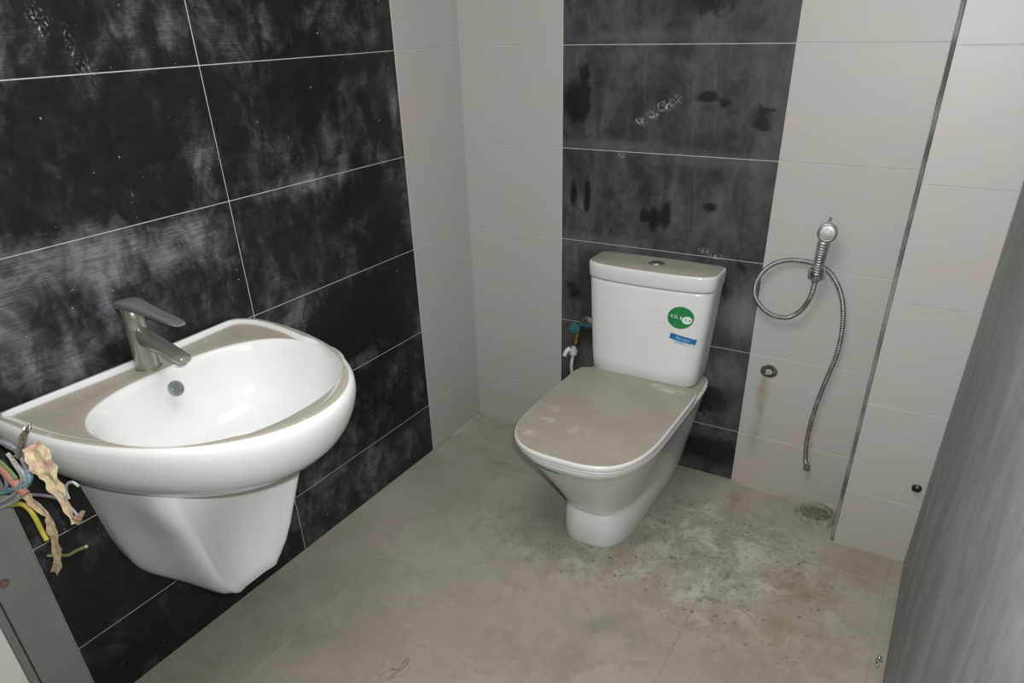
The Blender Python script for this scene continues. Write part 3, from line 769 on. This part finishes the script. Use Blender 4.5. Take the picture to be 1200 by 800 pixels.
bm = bmesh.new(); lathe(bm, (1.655, BY + .0005, .266), (0, -1, 0), [(-.001, .0135), (.010, .013), (.012, .0115), (.011, .009), (.002, .008), (.002, 0)], 22, sy=.8); link('socket', bm, M['dark'], po2)
bm = bmesh.new(); lathe(bm, (1.655, BY - .001, .274), (0, -1, 0), [(0, .004), (.013, .004), (.014, .002)], 12); link('plug', bm, simple('mauve_plug', (.22, .15, .19), .5), po2)

# floor drain
fd_ = empty('floor_drain', 'round floor drain clogged with cement below the hanging hose', 'drain')
bm = bmesh.new(); lathe(bm, (1.398, -.082, -.0008), (0, 0, 1), [(0, .068), (.007, .065), (.017, .058), (.018, .052), (.012, .049), (.004, .047), (.002, .045), (.004, .040), (.006, .030), (.005, .012), (.007, 0)], 40)
for v in bm.verts:
    if v.co.z > .001: v.co += Vector((mnoise.noise(v.co * 40), mnoise.noise(v.co * 40 + Vector((5, 0, 0))), .7 * mnoise.noise(v.co * 55))) * .0035
link('cement_ring', bm, M['cement'], fd_, sharp=70)
bm = bmesh.new(); lathe(bm, (1.400, -.083, .004), (0, 0, 1), [(-.003, .043), (.002, .043), (.0045, .040), (.004, .032), (.0055, .028), (.0045, .010), (.006, 0)], 32)
for v in bm.verts: v.co.z += .0012 * mnoise.noise(v.co * 60)
link('cover', bm, simple('drain_cover_cemented', (.15, .14, .105), .9, var=.4, scale=90), fd_, sharp=70)

# glinting metal fitting at the foot of the right wall
ft = empty('floor_fitting', 'tiny shiny metal fitting on the floor at the foot of the grey wall', 'fitting')
bm = bmesh.new(); lathe(bm, (1.664, -.655, .0), (0, 0, 1), [(0, .008), (.004, .008), (.005, .006), (.014, .0055), (.016, .003), (.016, 0)], 14); link('cap', bm, M['chrome'], ft)
bm = bmesh.new(); lathe(bm, (1.658, -.668, .004), (.3, -1, .2), [(0, .004), (.016, .0038), (.018, .002)], 12); link('stem', bm, M['chrome'], ft)

# ------------------------------------------------------------------ loose wires at the left
wr = empty('wire_bundle', 'bundle of loose coloured wires and masking tape hanging at the left end of the washbasin', 'wires')
def wire(name, pts, r, mat, label=None, n=8, seg=8):
    bm = bmesh.new(); tube(bm, spline(pts, n), r, seg); o = link(name, bm, mat, wr, sharp=80)
    if label: o['label'] = label
    return o

wire('wire', [(.002, -1.800, .775), (.05, -1.775, .80), (.097, -1.757, .811), (.149, -1.755, .815), (.175, -1.755, .798), (.170, -1.755, .765), (.140, -1.756, .724), (.085, -1.765, .678), (.013, -1.780, .645), (.002, -1.800, .66)], .0052, M['w_grey'], 'mauve looped wire')
wire('wire', [(.002, -1.805, .65), (.018, -1.785, .641), (.093, -1.764, .679), (.150, -1.762, .724), (.172, -1.762, .762), (.157, -1.762, .782), (.143, -1.762, .800)], .0042, M['w_white'], 'white looped wire')
wire('wire', [(.002, -1.805, .66), (.02, -1.79, .655), (.090, -1.768, .690), (.140, -1.768, .727), (.165, -1.764, .757), (.160, -1.766, .790)], .0034, M['w_white'], 'second white looped wire')
wire('wire', [(.161, -1.757, .815), (.181, -1.752, .795), (.180, -1.752, .768), (.160, -1.752, .739), (.123, -1.754, .712), (.06, -1.77, .69), (.002, -1.80, .68)], .0040, M['w_teal'], 'teal looped wire')
wire('wire', [(.002, -1.805, .69), (.051, -1.770, .691), (.101, -1.769, .710), (.151, -1.769, .732), (.184, -1.764, .752), (.19, -1.76, .775)], .0040, M['w_blue'], 'pale blue wire')
wire('wire', [(.002, -1.805, .745), (.049, -1.772, .758), (.093, -1.766, .757), (.113, -1.766, .750), (.124, -1.766, .737), (.150, -1.764, .712)], .0085, M['w_red'], 'salmon sheathed wire')
wire('wire', [(.002, -1.80, .755), (.049, -1.770, .768), (.090, -1.763, .769), (.115, -1.763, .760), (.135, -1.763, .742)], .0036, M['w_green'], 'pale green wire')
wire('wire', [(.002, -1.80, .66), (.048, -1.762, .651), (.089, -1.757, .663), (.108, -1.755, .656), (.118, -1.755, .635), (.120, -1.755, .610), (.131, -1.757, .588)], .0050, M['w_yellow'], 'yellow wire')
wire('wire', [(.108, -1.758, .540), (.140, -1.752, .549), (.179, -1.750, .564), (.224, -1.750, .593), (.272, -1.750, .622)], .0032, M['w_green'], 'thin yellow-green wire')
wire('wire', [(.060, -1.76, .67), (.103, -1.750, .686), (.167, -1.745, .703), (.225, -1.745, .715), (.255, -1.745, .709), (.28, -1.745, .69)], .0030, M['w_grey'])
wire('wire', [(.243, -1.735, .715), (.246, -1.735, .735), (.262, -1.735, .754), (.285, -1.735, .765), (.300, -1.735, .762)], .0028, M['w_white'])
wire('wire', [(.002, -1.805, .74), (.060, -1.775, .750), (.100, -1.770, .752), (.107, -1.770, .733), (.085, -1.770, .708), (.04, -1.775, .69)], .0036, M['w_grey'])
# bare twisted strands
tw = [(.195, -1.763, .812), (.215, -1.764, .835), (.245, -1.765, .862), (.272, -1.765, .892)]
cen = spline(tw, 14)
for q in range(3):
    ps = []
    for i, c in enumerate(cen):
        a = i * .55 + q * 2.1; rr = .0055 * (1 - .5 * i / len(cen)) + (.004 if q == 2 and i > 30 else 0)
        ps.append(c + Vector((math.cos(a) * rr, math.sin(a) * rr, math.sin(a) * rr * .6)))
    bm = bmesh.new(); tube(bm, ps, .0027, 6); link('twisted_strand', bm, M['copper'], wr, sharp=80)
for e0, e1 in (((.200, -1.765, .815), (.165, -1.765, .800)), ((.205, -1.765, .825), (.150, -1.765, .822)), ((.225, -1.765, .842), (.25, -1.76, .832)), ((.21, -1.765, .825), (.262, -1.763, .812))):
    mid = tuple((a + b) / 2 + random.uniform(-.006, .006) for a, b in zip(e0, e1))
    bm = bmesh.new(); tube(bm, spline([e0, mid, e1], 6), .0022, 6); link('twisted_strand', bm, M['copper'], wr, sharp=80)
def ribbon(name, pts, ws, seed, axis=Vector((.72, .30, -.25)), th=.0016):
    c = spline(pts, 7); n = len(c); bm = bmesh.new(); rings = []
    for i, p in enumerate(c):
        t = i / (n - 1) * (len(ws) - 1); a = min(int(t), len(ws) - 2); wd = ws[a] + (ws[a + 1] - ws[a]) * (t - a)
        tan = (c[min(i + 1, n - 1)] - c[max(i - 1, 0)]).normalized()
        s = (axis - tan * axis.dot(tan)).normalized(); nrm = tan.cross(s).normalized()
        up, dn = [], []
        for k in range(7):
            f = -1 + k / 3
            off = nrm * (.007 * mnoise.noise((i * .22, f * 1.3, seed)) + .004 * (abs(f + .3 * math.sin(i * .4)) - .5))
            q = p + s * (wd * .5 * f * (1 + .30 * mnoise.noise((i * .25, seed, f * .5)))) + off
            up.append(q + nrm * th * .5); dn.append(q - nrm * th * .5)
        rings.append(up + dn[::-1])
    loft(bm, rings); return link(name, bm, M['tape'], wr, sharp=25)
ribbon('masking_tape', [(.245, -1.758, .845), (.262, -1.762, .828), (.275, -1.765, .808), (.284, -1.765, .788), (.292, -1.765, .761), (.300, -1.765, .730), (.306, -1.765, .700)], [.030, .044, .046, .034, .026, .020, .016, .014], 2)
ribbon('masking_tape', [(.303, -1.765, .700), (.318, -1.765, .712), (.330, -1.765, .722), (.348, -1.765, .740)], [.016, .014, .010, .005], 5)
ribbon('masking_tape', [(.118, -1.762, .706), (.140, -1.760, .700), (.165, -1.760, .690), (.192, -1.760, .672), (.188, -1.760, .639), (.170, -1.760, .590), (.150, -1.760, .548), (.108, -1.760, .495)], [.014, .018, .018, .018, .020, .022, .020, .016], 8, axis=Vector((.9, .2, .1)))
# the box in the wall that the wires come out of
bm = bmesh.new(); box(bm, (.0005, -1.834, .635), (.006, -1.775, .805), .002)
link('wall_box', bm, M['w_grey'], wr, smooth=False)
